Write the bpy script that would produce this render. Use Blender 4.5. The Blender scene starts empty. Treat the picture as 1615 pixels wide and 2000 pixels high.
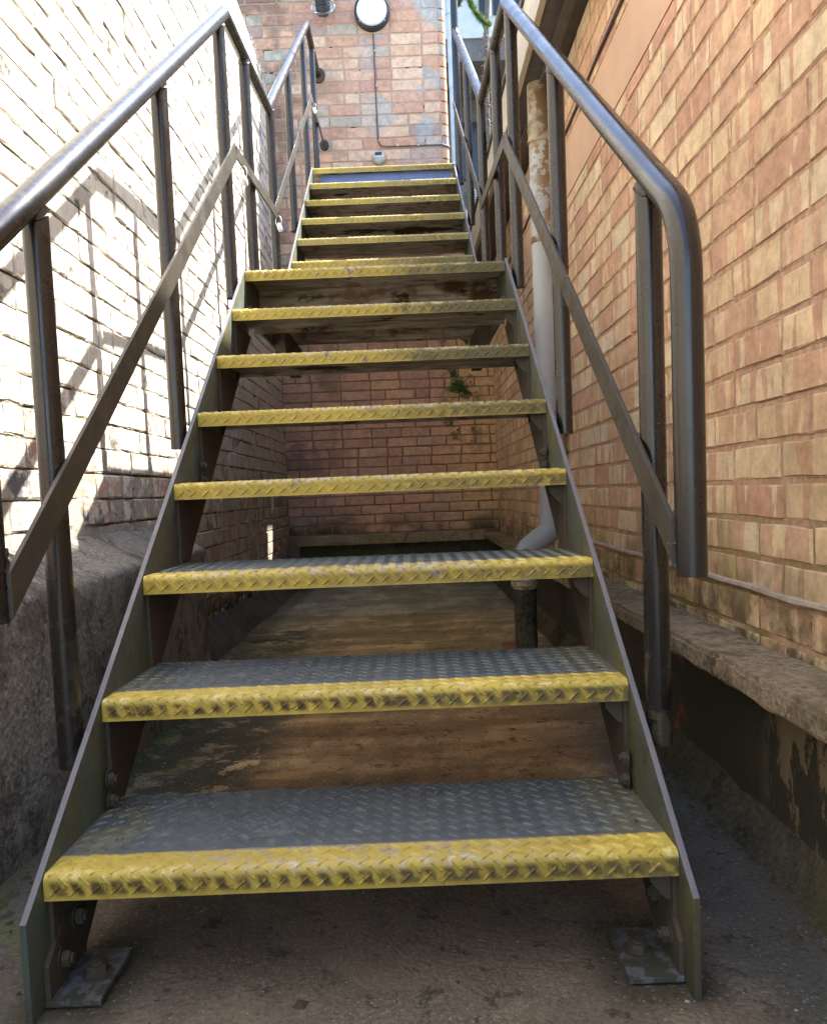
import bpy, bmesh, math, random
from mathutils import Vector, Matrix, noise as mnoise
random.seed(7)
PI = math.pi
S = bpy.context.scene
COL = S.collection

# ------------------------------------------------------------------ camera
cam = bpy.data.cameras.new("camera"); camo = bpy.data.objects.new("camera", cam); COL.objects.link(camo)
YAW, PITCH, ROLL = -0.0011, -0.0660, -0.0401
cy, sy, cp, sp, cr, sr = math.cos(YAW), math.sin(YAW), math.cos(PITCH), math.sin(PITCH), math.cos(ROLL), math.sin(ROLL)
Fv = Vector((-sy*cp, cy*cp, sp)); Rt = Vector((cy, sy, 0)); Up = Rt.cross(Fv)
Rv = cr*Rt + sr*Up; Uv = -sr*Rt + cr*Up
mt = Matrix((Rv, Uv, -Fv)).transposed().to_4x4(); mt.translation = Vector((0.0912, -1.1392, 0.7070))
camo.matrix_world = mt
cam.sensor_fit = 'HORIZONTAL'; cam.sensor_width = 36.0
cam.lens = 36.0*1619.5/1615.0; cam.shift_y = 68.8/1615.0
cam.clip_start = 0.02; cam.clip_end = 400
S.camera = camo

# ------------------------------------------------------------------ sky, sun, exposure
SUN = Vector((1.0, 0.55, 1.58)).normalized()
W = bpy.data.worlds.new("World"); S.world = W; W.use_nodes = True
nt = W.node_tree
sky = nt.nodes.new('ShaderNodeTexSky'); sky.sky_type = 'NISHITA'; sky.sun_disc = False
sky.sun_elevation = math.asin(SUN.z); sky.sun_rotation = math.atan2(SUN.x, SUN.y)
sky.air_density = 1.0; sky.dust_density = 1.5
nt.links.new(sky.outputs[0], nt.nodes['Background'].inputs[0]); nt.nodes['Background'].inputs[1].default_value = 0.15
sl = bpy.data.lights.new("sun", 'SUN'); sl.energy = 4.4; sl.angle = math.radians(0.7); sl.color = (1.0, 0.95, 0.87)
so = bpy.data.objects.new("sun", sl); COL.objects.link(so)
so.rotation_euler = (-SUN).to_track_quat('-Z', 'Y').to_euler(); so.location = (6, 3, 9)
S.view_settings.view_transform = 'Standard'; S.view_settings.look = 'None'; S.view_settings.gamma = 1
S.view_settings.use_curve_mapping = False
S.view_settings.exposure = 2.38
S.render.engine = 'CYCLES'
S.cycles.max_bounces = 10; S.cycles.diffuse_bounces = 8; S.cycles.glossy_bounces = 3

# ------------------------------------------------------------------ material graph helper
class G:
    def __init__(s, name):
        s.m = bpy.data.materials.new(name); s.m.use_nodes = True; s.t = s.m.node_tree
        s.b = s.t.nodes['Principled BSDF']; s._p = s._o = s._i = None
    def N(s, k): return s.t.nodes.new(k)
    def L(s, a, b):
        if isinstance(a, (int, float)): b.default_value = a
        elif isinstance(a, tuple): b.default_value = a if len(a) == len(b.default_value) else (*a, 1)
        else: s.t.links.new(a, b)
    @property
    def pos(s):
        if not s._p: s._p = s.N('ShaderNodeNewGeometry')
        return s._p.outputs['Position']
    @property
    def isl(s): s.pos; return s._p.outputs['Random Per Island']
    @property
    def nrm(s): s.pos; return s._p.outputs['Normal']
    @property
    def obj(s):
        if not s._o: s._o = s.N('ShaderNodeTexCoord')
        return s._o.outputs['Object']
    @property
    def rnd(s):
        if not s._i: s._i = s.N('ShaderNodeObjectInfo')
        return s._i.outputs['Random']
    def mth(s, op, a, b=0.0, c=0.0):
        n = s.N('ShaderNodeMath'); n.operation = op
        s.L(a, n.inputs[0]); s.L(b, n.inputs[1])
        if op in ('MULTIPLY_ADD',): s.L(c, n.inputs[2])
        return n.outputs[0]
    def sep(s, v):
        n = s.N('ShaderNodeSeparateXYZ'); s.L(v, n.inputs[0]); return n.outputs
    def xyz(s, x, y, z):
        n = s.N('ShaderNodeCombineXYZ'); s.L(x, n.inputs[0]); s.L(y, n.inputs[1]); s.L(z, n.inputs[2]); return n.outputs[0]
    def scl(s, v, k):
        n = s.N('ShaderNodeVectorMath'); n.operation = 'MULTIPLY'; s.L(v, n.inputs[0]); n.inputs[1].default_value = k; return n.outputs[0]
    def add(s, v, w):
        n = s.N('ShaderNodeVectorMath'); n.operation = 'ADD'; s.L(v, n.inputs[0]); s.L(w, n.inputs[1]); return n.outputs[0]
    def n(s, sc, det=4, ro=.55, v=None, dist=0.0):
        n = s.N('ShaderNodeTexNoise'); n.inputs['Scale'].default_value = sc; n.inputs['Detail'].default_value = det
        n.inputs['Roughness'].default_value = ro; n.inputs['Distortion'].default_value = dist
        s.L(v if v is not None else s.pos, n.inputs['Vector']); return n.outputs[0]
    def vor(s, sc, v=None, feat='F1'):
        n = s.N('ShaderNodeTexVoronoi'); n.feature = feat; n.inputs['Scale'].default_value = sc
        s.L(v if v is not None else s.pos, n.inputs['Vector']); return n.outputs[0]
    def st(s, x, lo, hi, a=0.0, b=1.0):
        n = s.N('ShaderNodeMapRange'); n.interpolation_type = 'SMOOTHSTEP'
        s.L(x, n.inputs[0]); s.L(lo, n.inputs[1]); s.L(hi, n.inputs[2]); n.inputs[3].default_value = a; n.inputs[4].default_value = b
        return n.outputs[0]
    def mix(s, f, a, b):
        n = s.N('ShaderNodeMix'); n.data_type = 'RGBA'; s.L(f, n.inputs[0]); s.L(a, n.inputs[6]); s.L(b, n.inputs[7]); return n.outputs[2]
    def mul(s, a, b):
        return s.mth('MULTIPLY', a, b)
    def vary(s, col, f, lo, hi):          # multiply a colour by lo..hi driven by f
        n = s.N('ShaderNodeHueSaturation'); s.L(col, n.inputs['Color']); s.L(s.st(f, 0.25, 0.75, lo, hi), n.inputs['Value']); return n.outputs[0]
    def ramp(s, f, stops, mode='LINEAR'):
        n = s.N('ShaderNodeValToRGB'); s.L(f, n.inputs[0]); r = n.color_ramp; r.interpolation = mode
        while len(r.elements) < len(stops): r.elements.new(0.5)
        for e, (p, c) in zip(r.elements, stops): e.position = p; e.color = (*c, 1)
        return n.outputs[0]
    def bump(s, h, dist, strength=1.0, prev=None):
        n = s.N('ShaderNodeBump'); s.L(h, n.inputs['Height']); n.inputs['Distance'].default_value = dist; n.inputs['Strength'].default_value = strength
        if prev is not None: s.L(prev, n.inputs['Normal'])
        return n.outputs[0]
    def out(s, col, rough=.8, bump=None, metal=0.0, spec=.5, coat=0.0):
        s.L(col, s.b.inputs['Base Color']); s.L(rough, s.b.inputs['Roughness']); s.L(metal, s.b.inputs['Metallic'])
        s.b.inputs['Specular IOR Level'].default_value = spec; s.b.inputs['Coat Weight'].default_value = coat
        if bump is not None: s.L(bump, s.b.inputs['Normal'])
        return s.m

# ---- brick of the right hand building: cream and salmon banded bricks
def mat_right_brick():
    g = G('banded_brick'); p = g.sep(g.pos)
    seed = g.mth('FRACT', g.mth('ADD', g.mul(g.rnd, 7.31), g.mul(g.isl, 5.17)))
    s2 = g.mth('FRACT', g.mul(seed, 13.7))
    band = g.n(1.0, 2, .4, g.xyz(g.mth('ADD', g.mul(p[1], 23), g.mul(seed, 61)), g.mul(seed, 19), g.mul(p[2], 3.0)))
    thr = g.mth('ADD', g.mul(s2, .36), .30)
    cream = g.st(g.mth('ADD', band, g.mul(g.mth('SUBTRACT', g.n(26, 4), .5), .10)), thr, g.mth('ADD', thr, .022))
    sal = g.ramp(s2, [(0, (.49, .27, .18)), (.35, (.56, .325, .215)), (.7, (.60, .385, .25)), (1, (.52, .295, .20))])
    cre = g.ramp(g.mth('FRACT', g.mul(seed, 29.3)), [(0, (.64, .44, .27)), (.5, (.69, .52, .325)), (.85, (.67, .55, .38)), (1, (.63, .43, .27))])
    c = g.mix(cream, sal, cre)
    c = g.vary(c, g.n(30, 5, .7), .78, 1.2)
    c = g.vary(c, g.n(3.5, 3), .85, 1.12)
    spots = g.st(g.vor(75), .02, .11)
    c = g.mix(g.mul(g.mth('SUBTRACT', 1, spots), g.st(g.n(9), .52, .62)), c, (.10, .06, .035))
    low = g.mul(g.st(p[2], .95, .45), g.st(g.n(3.2, 3), .38, .62))
    c = g.mix(g.mul(low, .55), c, (.30, .25, .07))
    c = g.mix(g.mul(g.st(p[2], .62, .38), g.st(g.n(9, 5, .7), .35, .6)), c, (.10, .075, .04))
    b = g.bump(g.n(60, 5, .7), .003, .7)
    b = g.bump(g.n(14, 3), .006, .5, b)
    return g.out(c, .88, b, spec=.3)

CZ_ = .556-3*.0755
def mat_right_mortar():
    g = G('tan_mortar'); p = g.sep(g.pos)
    c = g.mix(g.n(8, 5, .65), (.53, .345, .23), (.45, .285, .19))
    ph = g.mth('FRACT', g.mth('DIVIDE', g.mth('SUBTRACT', p[2], CZ_-.0125), .0755))
    crk = g.mul(g.st(g.mth('ABSOLUTE', g.mth('SUBTRACT', g.mth('ADD', ph, g.mul(g.n(14, 4), .06)), .165)), .030, .014), g.st(g.n(2.7, 3), .45, .55))
    c = g.mix(g.mul(crk, .6), c, (.13, .075, .05))
    c = g.vary(c, g.n(55, 4, .7), .7, 1.25)
    c = g.mix(g.mul(g.st(p[2], .8, .4), g.st(g.n(4), .4, .6)), c, (.19, .15, .05))
    return g.out(c, .95, g.bump(g.n(90, 4, .75), .006, .8), spec=.2)

# ---- flaking limewash over rough brick, left wall
def mat_left_brick():
    g = G('limewashed_brick'); p = g.sep(g.pos)
    seed = g.mth('FRACT', g.mth('ADD', g.mul(g.rnd, 7.31), g.mul(g.isl, 5.17)))
    base = g.ramp(seed, [(0, (.46, .29, .22)), (.2, (.42, .36, .29)), (.38, (.52, .36, .28)), (.5, (.40, .35, .30)), (.64, (.48, .40, .32)), (.78, (.50, .30, .23)), (.92, (.42, .38, .33))], 'CONSTANT')
    burn = g.mul(g.st(g.mth('FRACT', g.mul(seed, 17.3)), .90, .92), g.st(g.n(1, 2, .4, g.xyz(g.mul(p[1], 9), 0, g.mul(p[2], 16))), .42, .56))
    base = g.mix(g.mul(burn, .85), base, (.11, .11, .13))
    w = g.n(11, 6, .7, g.add(g.pos, g.xyz(g.mul(seed, 5), 0, 0)))
    hi = g.st(p[2], .55, 1.25)                                  # the wash survives better higher up
    thr = g.mth('SUBTRACT', .52, g.mul(hi, .22))
    wash = g.st(w, thr, g.mth('ADD', thr, .09))
    c = g.mix(wash, base, g.mix(g.n(5), (.66, .58, .46), (.80, .76, .67)))
    str_ = g.n(1.0, 5, .7, g.xyz(g.mul(p[1], 46), 0, g.mul(p[2], 7)))
    c = g.vary(c, str_, .82, 1.12)
    c = g.mix(g.mul(g.st(g.n(38, 4, .75), .63, .68), .45), c, (.12, .11, .09))
    far = g.mul(g.st(p[1], 2.0, 3.2), g.st(p[2], 1.9, 1.1))      # darker, browner stretch under the landing
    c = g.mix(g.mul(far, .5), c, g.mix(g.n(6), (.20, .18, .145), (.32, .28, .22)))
    c = g.mix(g.mul(g.st(p[2], .42, .12), g.st(g.n(12, 5, .7), .35, .55)), c, (.035, .033, .02))
    b = g.bump(g.n(40, 6, .75), .010, .8); b = g.bump(wash, .0016, .8, b)
    return g.out(c, .93, b, spec=.2)

def mat_left_mortar():
    g = G('crumbling_mortar')
    p = g.sep(g.pos)
    c = g.ramp(g.n(13, 6, .75), [(.30, (.03, .027, .022)), (.40, (.20, .17, .13)), (.46, (.60, .54, .44)), (.7, (.74, .68, .58))])
    c = g.mix(g.mul(g.st(p[2], 1.2, .7), .4), c, (.36, .31, .25))
    ph = g.mth('FRACT', g.mth('DIVIDE', g.mth('SUBTRACT', p[2], .085), .0805))
    crk = g.mul(g.st(g.mth('ABSOLUTE', g.mth('SUBTRACT', g.mth('ADD', ph, g.mul(g.mth('SUBTRACT', g.n(22, 5, .7), .5), .10)), .955)), .040, .022), g.st(g.n(3.3, 4), .40, .47))
    c = g.mix(g.mul(crk, .95), c, (.035, .03, .026))
    return g.out(c, .97, g.bump(g.n(45, 6, .8), .022, 1.0), spec=.15)

# ---- rear wall
def mat_rear_brick():
    g = G('weathered_red_brick'); p = g.sep(g.pos)
    seed = g.mth('FRACT', g.mth('ADD', g.mul(g.rnd, 7.31), g.mul(g.isl, 5.17)))
    up = g.ramp(seed, [(0, (.57, .33, .22)), (.22, (.63, .40, .27)), (.42, (.52, .30, .22)), (.58, (.46, .38, .29)), (.64, (.68, .46, .32)), (.84, (.47, .42, .33)), (.88, (.40, .28, .24)), (.92, (.60, .36, .25))], 'CONSTANT')
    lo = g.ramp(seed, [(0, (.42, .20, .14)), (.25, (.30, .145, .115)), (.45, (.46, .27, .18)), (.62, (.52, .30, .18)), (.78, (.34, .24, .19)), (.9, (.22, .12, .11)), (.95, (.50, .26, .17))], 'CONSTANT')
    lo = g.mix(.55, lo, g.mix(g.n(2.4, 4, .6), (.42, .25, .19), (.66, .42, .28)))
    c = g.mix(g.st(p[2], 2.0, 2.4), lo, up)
    c = g.mix(g.mul(g.st(p[0], .2, .75), g.st(p[2], 2.1, 1.9)), c, g.mix(g.n(3), (.68, .38, .19), (.62, .43, .21)))
    smear = g.mul(g.mul(g.st(g.n(2.6, 4, .6), .47, .55), g.st(p[0], -.35, .15)), g.st(p[2], 3.1, 3.5))
    c = g.mix(g.mul(smear, .8), c, (.40, .41, .40))
    effl = g.mul(g.st(g.n(1, 4, .6, g.xyz(g.mul(p[0], 5), 0, g.mul(p[2], 1.3))), .5, .68), g.st(p[2], 2.1, 1.9))
    c = g.mix(g.mul(effl, .45), c, (.36, .29, .23))
    c = g.vary(c, g.n(22, 5, .7), .75, 1.2)
    rust = g.mul(g.st(g.n(2.3, 4, .65), .47, .60), g.st(p[0], -.15, -.6))
    c = g.mix(g.mul(rust, .55), c, (.08, .06, .05))
    moss = g.mul(g.st(g.n(7, 5, .7), .50, .60), g.mul(g.st(g.mth('ABSOLUTE', g.mth('SUBTRACT', p[0], .52)), .22, .05), g.mul(g.st(p[2], 2.1, 1.9), g.st(p[2], .9, 1.25))))
    c = g.mix(moss, c, (.035, .05, .012))
    c = g.mix(g.mul(g.st(p[2], .62, .36), g.st(g.n(5, 4), .35, .6)), c, (.05, .045, .025))
    return g.out(c, .9, g.bump(g.n(35, 5, .7), .006, .7), spec=.25)

def mat_rear_mortar():
    g = G('sandy_mortar'); p = g.sep(g.pos)
    c = g.mix(g.n(7, 5, .7), (.54, .37, .27), (.40, .28, .21))
    c = g.mix(g.mul(g.mul(g.st(g.n(2.6, 4, .6), .47, .55), g.st(p[0], -.35, .15)), .8), c, (.42, .43, .42))
    c = g.mix(g.st(g.n(11, 4, .7), .60, .64), c, (.08, .06, .05))
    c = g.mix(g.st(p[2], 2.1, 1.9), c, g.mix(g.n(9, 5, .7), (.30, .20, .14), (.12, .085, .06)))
    return g.out(c, .95, g.bump(g.n(60, 5, .75), .010, .8), spec=.2)

def mat_conc(name, a, b_, dark, sc=6, dk=.5, alg=None):
    g = G(name)
    c = g.mix(g.n(sc, 6, .7), a, b_)
    c = g.vary(c, g.n(70, 4, .75), .62, 1.35)
    c = g.mix(g.mul(g.st(g.n(sc*.7, 5, .72, None, .4), .5, .62), dk), c, dark)
    pp = g.sep(g.pos); sk = g.n(1, 6, .75, g.xyz(g.mul(pp[0], 6), g.mul(pp[1], 9), g.mul(pp[2], 5)))
    c = g.mix(g.mul(g.mul(g.st(sk, .52, .58), g.st(g.n(40, 4, .7), .35, .6)), .75), c, dark)
    c = g.mix(g.st(g.vor(130), .22, .12, 0, .5), c, (.30, .28, .24))
    if alg: c = g.mix(g.mul(g.st(g.n(2.3, 4, .65), .46, .62), .6), c, alg)
    c = g.mix(g.st(g.vor(60), .10, .05), c, (.42, .40, .35)) if name == 'rough_concrete' else c
    b = g.bump(g.n(110, 4, .8), .006, .9); b = g.bump(g.n(22, 5, .7), .014, .6, b); b = g.bump(g.vor(70), .006, .6, b)
    return g.out(c, .95, b, spec=.2)

def mat_floor():
    g = G('stained_concrete_floor'); p = g.sep(g.pos)
    n1 = g.n(2.2, 5, .62); n2 = g.n(9, 6, .72)
    c = g.mix(n2, (.145, .116, .078), (.30, .248, .176))
    lat = g.n(1, 4, .6, g.xyz(g.mul(p[0], 1.2), g.mul(p[1], 6.5), 0))        # tamping bands across
    warm = g.mul(g.st(p[1], .5, 1.0), g.st(g.mth('ADD', p[0], g.mul(g.n(6, 4), .25)), -.42, -.22))
    c = g.mix(warm, c, g.ramp(lat, [(.35, (.22, .135, .068)), (.5, (.40, .26, .135)), (.62, (.52, .37, .21))]))
    far = g.st(p[1], 1.9, 2.7)
    c = g.mix(g.mul(far, .8), c, g.ramp(lat, [(.38, (.24, .18, .10)), (.52, (.42, .31, .16)), (.62, (.52, .42, .26))]))
    c = g.mix(g.st(p[1], 3.3, 4.2), c, (.34, .33, .27))
    # black moss on the left, under the flight (with painted shade), and by the wall foot
    ms = g.st(g.mth('ADD', g.mul(n1, .6), g.mul(n2, .5)), .50, .56)
    left = g.mul(g.st(g.mth('ADD', p[0], g.mul(g.n(7, 5, .7), .22)), -.12, -.30), g.mul(g.st(p[1], .35, .7), g.st(p[1], 2.0, 1.6)))
    c = g.mix(g.mul(left, g.st(n2, .40, .47)), c, g.mix(g.n(14, 4), (.020, .022, .010), (.055, .05, .03)))
    left2 = g.mul(g.st(g.mth('ADD', p[0], g.mul(n1, .5)), .0, -.35), g.mul(g.st(p[1], 1.7, 2.2), g.st(p[1], 3.6, 3.0)))
    c = g.mix(g.mul(left2, g.st(n2, .44, .52)), c, (.028, .035, .010))
    c = g.mix(g.mul(g.mul(g.st(n1, .42, .58), far), .35), c, (.14, .15, .04))
    c = g.mix(g.mul(g.st(p[0], .50, .62), g.st(p[1], 1.6, .8)), c, g.mix(n2, (.058, .064, .055), (.140, .140, .116)))
    und_shade = g.mul(g.st(p[1], .0, .12), g.st(p[1], .75, .45))  # soft shade below the lowest treads, painted into the floor colour
    c = g.mix(g.mul(und_shade, .45), c, g.mix(n2, (.10, .07, .052), (.19, .14, .11)))
    c = g.mix(g.mul(g.st(g.n(16, 6, .75), .56, .62), .7), c, (.035, .03, .024))
    c = g.mix(g.mul(ms, .35), c, (.05, .042, .032))
    gr = g.mul(g.st(p[0], -.50, -.60), g.st(g.n(8), .52, .6))
    c = g.mix(g.mul(gr, .7), c, (.16, .17, .05))
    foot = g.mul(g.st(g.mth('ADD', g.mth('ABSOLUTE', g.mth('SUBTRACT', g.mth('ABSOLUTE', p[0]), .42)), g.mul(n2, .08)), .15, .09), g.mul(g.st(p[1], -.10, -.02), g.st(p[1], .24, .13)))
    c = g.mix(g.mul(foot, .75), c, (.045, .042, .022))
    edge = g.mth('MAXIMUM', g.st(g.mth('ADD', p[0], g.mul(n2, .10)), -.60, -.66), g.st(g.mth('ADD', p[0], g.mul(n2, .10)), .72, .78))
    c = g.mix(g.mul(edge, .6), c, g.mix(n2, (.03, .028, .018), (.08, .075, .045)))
    ck = g.mth('ABSOLUTE', g.mth('SUBTRACT', g.mth('ADD', p[1], g.mth('ADD', g.mul(p[0], .35), g.mul(g.n(5, 6, .7), .16))), .02))
    c = g.mix(g.mul(g.st(ck, .0022, .0008), g.mul(g.st(p[0], .50, .56), .8)), c, (.03, .028, .022))
    c = g.vary(c, g.n(120, 4, .8), .65, 1.35)
    c = g.mix(g.mul(g.st(g.vor(48), .09, .04), g.st(g.n(5), .5, .56)), c, (.42, .39, .34))
    agg = g.vor(95); c = g.mix(g.mul(g.st(agg, .30, .12), g.st(g.n(7, 3), .40, .62, .0, .5)), c, (.36, .32, .27))
    b = g.bump(g.n(130, 4, .8), .005, .9); b = g.bump(g.n(26, 5, .7), .012, .6, b); b = g.bump(agg, .003, .5, b)
    rg = g.st(g.n(3, 4), .4, .65, .58, .92)
    return g.out(c, rg, b, spec=.35)

# ---- painted steel
def mat_rail():
    g = G('dark_gloss_paint'); p = g.sep(g.pos)
    c = g.mix(g.n(4, 4), (.010, .0095, .010), (.019, .016, .015))
    dust = g.mul(g.mul(g.st(g.sep(g.nrm)[2], .1, .9), g.st(g.n(60, 6, .75), .46, .70)), g.st(p[0], .1, -.1, .15, 1))
    c = g.mix(g.mul(dust, .35), c, (.20, .20, .19))
    lowdirt = g.mul(g.st(g.n(18, 5, .7), .48, .6), g.st(p[2], .62, .30))
    c = g.mix(g.mul(lowdirt, .6), c, (.085, .08, .05))
    chips = g.mul(g.st(g.vor(34, g.scl(g.pos, (1, 1, .55))), .075, .05), g.st(g.n(3.1, 3), .60, .63))
    c = g.mix(chips, c, (.50, .49, .46))
    r = g.st(g.n(9, 5, .7), .3, .7, .21, .33)
    c = g.mix(g.st(g.n(1, 3, .7, g.xyz(g.mul(p[0], 130), g.mul(p[1], 130), g.mul(p[2], 14))), .74, .77), c, (.16, .15, .14))
    return g.out(c, r, g.bump(g.n(20, 2, .5), .0005, .4), spec=.6)

def mat_flat():
    g = G('brown_grey_paint'); p = g.sep(g.pos)
    c = g.mix(g.n(5, 4), (.034, .030, .024), (.058, .050, .039))
    chips = g.mul(g.st(g.vor(50), .10, .06), g.st(g.n(4, 3), .52, .56))
    c = g.mix(chips, c, (.48, .47, .44))
    return g.out(c, g.st(g.n(11, 5, .7), .3, .7, .32, .6), g.bump(g.n(30, 4), .002, .5), spec=.5)

def mat_stringer():
    g = G('algae_stained_steel'); p = g.sep(g.pos)
    c = g.mix(g.n(3.2, 4), (.080, .090, .076), (.052, .060, .052))
    run = g.n(1, 5, .7, g.xyz(g.mul(p[0], 3), g.mul(p[1], 13), g.mul(p[2], 3)))
    c = g.mix(g.mul(g.st(run, .42, .6), .8), c, g.mix(g.n(8), (.070, .078, .026), (.125, .108, .045)))
    c = g.mix(g.mul(g.st(g.n(20, 6, .75), .52, .64), .75), c, (.045, .038, .022))
    c = g.mix(g.mul(g.st(p[2], .14, .02), .8), c, (.06, .05, .032))
    c = g.mix(g.mul(g.st(p[0], 0, -.1), g.mul(g.st(g.n(6, 5, .7), .48, .58), .7)), c, g.mix(g.n(30, 4), (.045, .075, .045), (.10, .13, .11)))
    edge = g.st(g.sep(g.nrm)[2], .5, .62)
    c = g.mix(edge, c, g.mix(g.n(18, 5, .7), (.10, .10, .11), (.18, .18, .20)))
    return g.out(c, g.st(g.n(14, 5), .3, .7, .45, .75), g.bump(g.n(45, 5, .7), .003, .6), spec=.45)

def mat_bracket():
    g = G('rusty_dark_steel')
    c = g.mix(g.n(7, 5, .7), (.040, .033, .024), (.095, .078, .052))
    c = g.mix(g.mul(g.st(g.n(16, 6, .75), .54, .64), .8), c, (.11, .045, .02))
    return g.out(c, .78, g.bump(g.n(40, 5, .75), .004, .8), spec=.35)

def mat_under():
    g = G('corroded_underside'); p = g.sep(g.pos)
    lam = g.n(1, 6, .72, g.xyz(g.mul(p[0], 5), g.mul(p[1], 42), g.mul(p[2], 42)))
    c = g.ramp(lam, [(.30, (.10, .085, .065)), (.42, (.25, .22, .17)), (.54, (.42, .38, .31)), (.70, (.56, .51, .43))])
    c = g.mix(g.st(g.n(3.2, 5, .65, g.scl(g.pos, (1, 2, 2))), .56, .63), c, (.045, .026, .015))
    c = g.mix(g.mul(g.st(g.n(9, 4), .55, .65), .6), c, (.16, .065, .025))
    return g.out(c, .85, g.bump(lam, .008, .9), spec=.3)

def mat_tread():
    g = G('grey_chequer_plate'); p = g.sep(g.pos)
    c = g.mix(g.n(5, 4), (.050, .066, .074), (.088, .098, .098))
    side = g.st(g.mth('ADD', g.mth('ABSOLUTE', p[0]), g.mul(g.n(9, 5, .7), .3)), .46, .58)
    c = g.mix(g.mul(side, .85), c, g.mix(g.n(22, 5), (.085, .085, .045), (.14, .125, .07)))
    blu = g.mul(g.st(p[0], -.28, -.42), g.st(g.n(12, 4), .45, .58))
    c = g.mix(g.mul(blu, .5), c, (.035, .07, .10))
    c = g.mix(g.mul(g.st(g.n(30, 6, .75), .52, .64), .5), c, (.17, .18, .175))
    c = g.mix(g.mul(g.st(g.n(17, 6, .75), .56, .64), .6), c, (.05, .048, .035))
    up = g.st(p[2], .5, .8)
    c = g.mix(g.mul(up, .5), c, (.10, .09, .06))
    return g.out(c, g.st(g.n(18, 5, .7), .3, .7, .36, .68), g.bump(g.n(80, 4, .7), .0016, .7), spec=.5)

def mat_yellow():
    g = G('worn_yellow_nosing_paint'); p = g.sep(g.pos); o = g.sep(g.obj)
    nb = g.n(9, 5, .65); nf = g.n(38, 6, .75)
    c = g.mix(nb, (.47, .35, .045), (.57, .44, .085))
    c = g.vary(c, nf, .75, 1.15)
    c = g.vary(c, g.n(4.5, 4, .65), .80, 1.12)
    face = g.st(o[2], -.006, -.016)
    right = g.st(g.mth('ADD', p[0], g.mul(g.mth('SUBTRACT', nb, .5), 1.1)), -.25, .50)
    # brown grime that sits between the raised bars of the front face
    cell = g.mth('ABSOLUTE', g.mth('SUBTRACT', g.mth('FRACT', g.mth('DIVIDE', g.mth('ADD', p[0], g.mth('ADD', g.mul(nf, .030), g.mul(o[2], .45))), .0293)), .5))
    gm = g.mul(g.mul(face, g.mth('MAXIMUM', g.mul(g.st(cell, .40, .12), g.st(g.n(21, 3), .32, .48)), g.st(g.n(17, 5, .7), .52, .62))), g.st(o[2], -.036, -.026))
    lowr = g.st(p[2], .62, .45)
    var_ = g.st(g.mth('FRACT', g.mul(g.rnd, 9.7)), 0, 1, .45, 1.1)
    amt = g.mth('MINIMUM', g.mul(var_, 1.0), g.mth('ADD', g.mth('ADD', g.mul(lowr, .85), .15), g.mul(right, .55)), 1.0)
    c = g.mix(g.mul(g.mul(gm, amt), g.st(nf, .30, .48)), c, (.085, .055, .018))
    c = g.mix(g.mul(g.mul(face, g.mul(right, g.st(nf, .40, .54))), .9), c, g.mix(nb, (.09, .07, .025), (.17, .13, .05)))
    # moss on the right ends of the middle treads, thin dull film on the upper ones
    mid = g.mul(g.st(p[2], .80, 1.0), g.st(p[2], 2.2, 1.7))
    ms = g.mul(g.mul(mid, g.st(g.mth('ADD', p[0], g.mul(g.mth('SUBTRACT', g.n(13, 5, .7), .5), .9)), -.08, .34)), .92)
    c = g.mix(ms, c, g.mix(nf, (.060, .054, .018), (.125, .110, .042)))
    hi = g.st(p[2], 1.6, 1.9)
    c = g.mix(g.mul(hi, g.st(g.n(6, 4), .42, .6, .12, .55)), c, (.28, .25, .11))
    # wear to bare purple-grey steel along the back edge of the paint and in chips
    rag = g.st(g.mth('ADD', o[1], g.mul(g.mth('SUBTRACT', nf, .5), .035)), .060, .066)
    c = g.mix(rag, c, (.11, .115, .11))
    chip = g.mul(g.st(g.n(26, 4, .6), .655, .675), g.st(g.n(4, 2), .42, .5))
    c = g.mix(chip, c, (.20, .17, .20))
    tr_ = g.mul(g.mul(g.st(o[2], -.016, -.003), g.st(g.mth('ABSOLUTE', g.mth('SUBTRACT', g.mth('ADD', p[0], g.mul(nb, .6)), .28)), .38, .10)), g.mul(g.st(nf, .47, .56), g.st(g.mth('FRACT', g.mul(g.rnd, 5.3)), .2, .8, .25, .9)))
    c = g.mix(tr_, c, g.mix(nb, (.20, .18, .19), (.30, .27, .22)))
    br = g.mul(g.mul(g.st(o[2], -.012, -.004), g.st(o[1], .03, .008)), g.st(nf, .5, .62))
    c = g.mix(g.mul(br, .45), c, (.78, .70, .36))
    return g.out(c, g.st(nf, .3, .7, .42, .7), g.bump(nf, .0022, .7), spec=.45)

def flat(name, col, rough=.6, metal=0.0, sc=12, v=.25, bump=.002, spec=.5):
    g = G(name); c = g.vary(col, g.n(sc, 5, .7), 1-v, 1+v)
    n_ = c.node.inputs['Color']
    n_.default_value = (*col, 1)
    return g.out(c, rough, g.bump(g.n(sc*3, 4, .7), bump, .6), metal=metal, spec=spec)
# vary() needs a socket or tuple: patch for tuple colours
_v = G.vary
def _vary(s, col, f, lo, hi):
    n = s.N('ShaderNodeHueSaturation')
    s.L(col, n.inputs['Color']); s.L(s.st(f, 0.25, 0.75, lo, hi), n.inputs['Value']); return n.outputs[0]
G.vary = _vary

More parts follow.
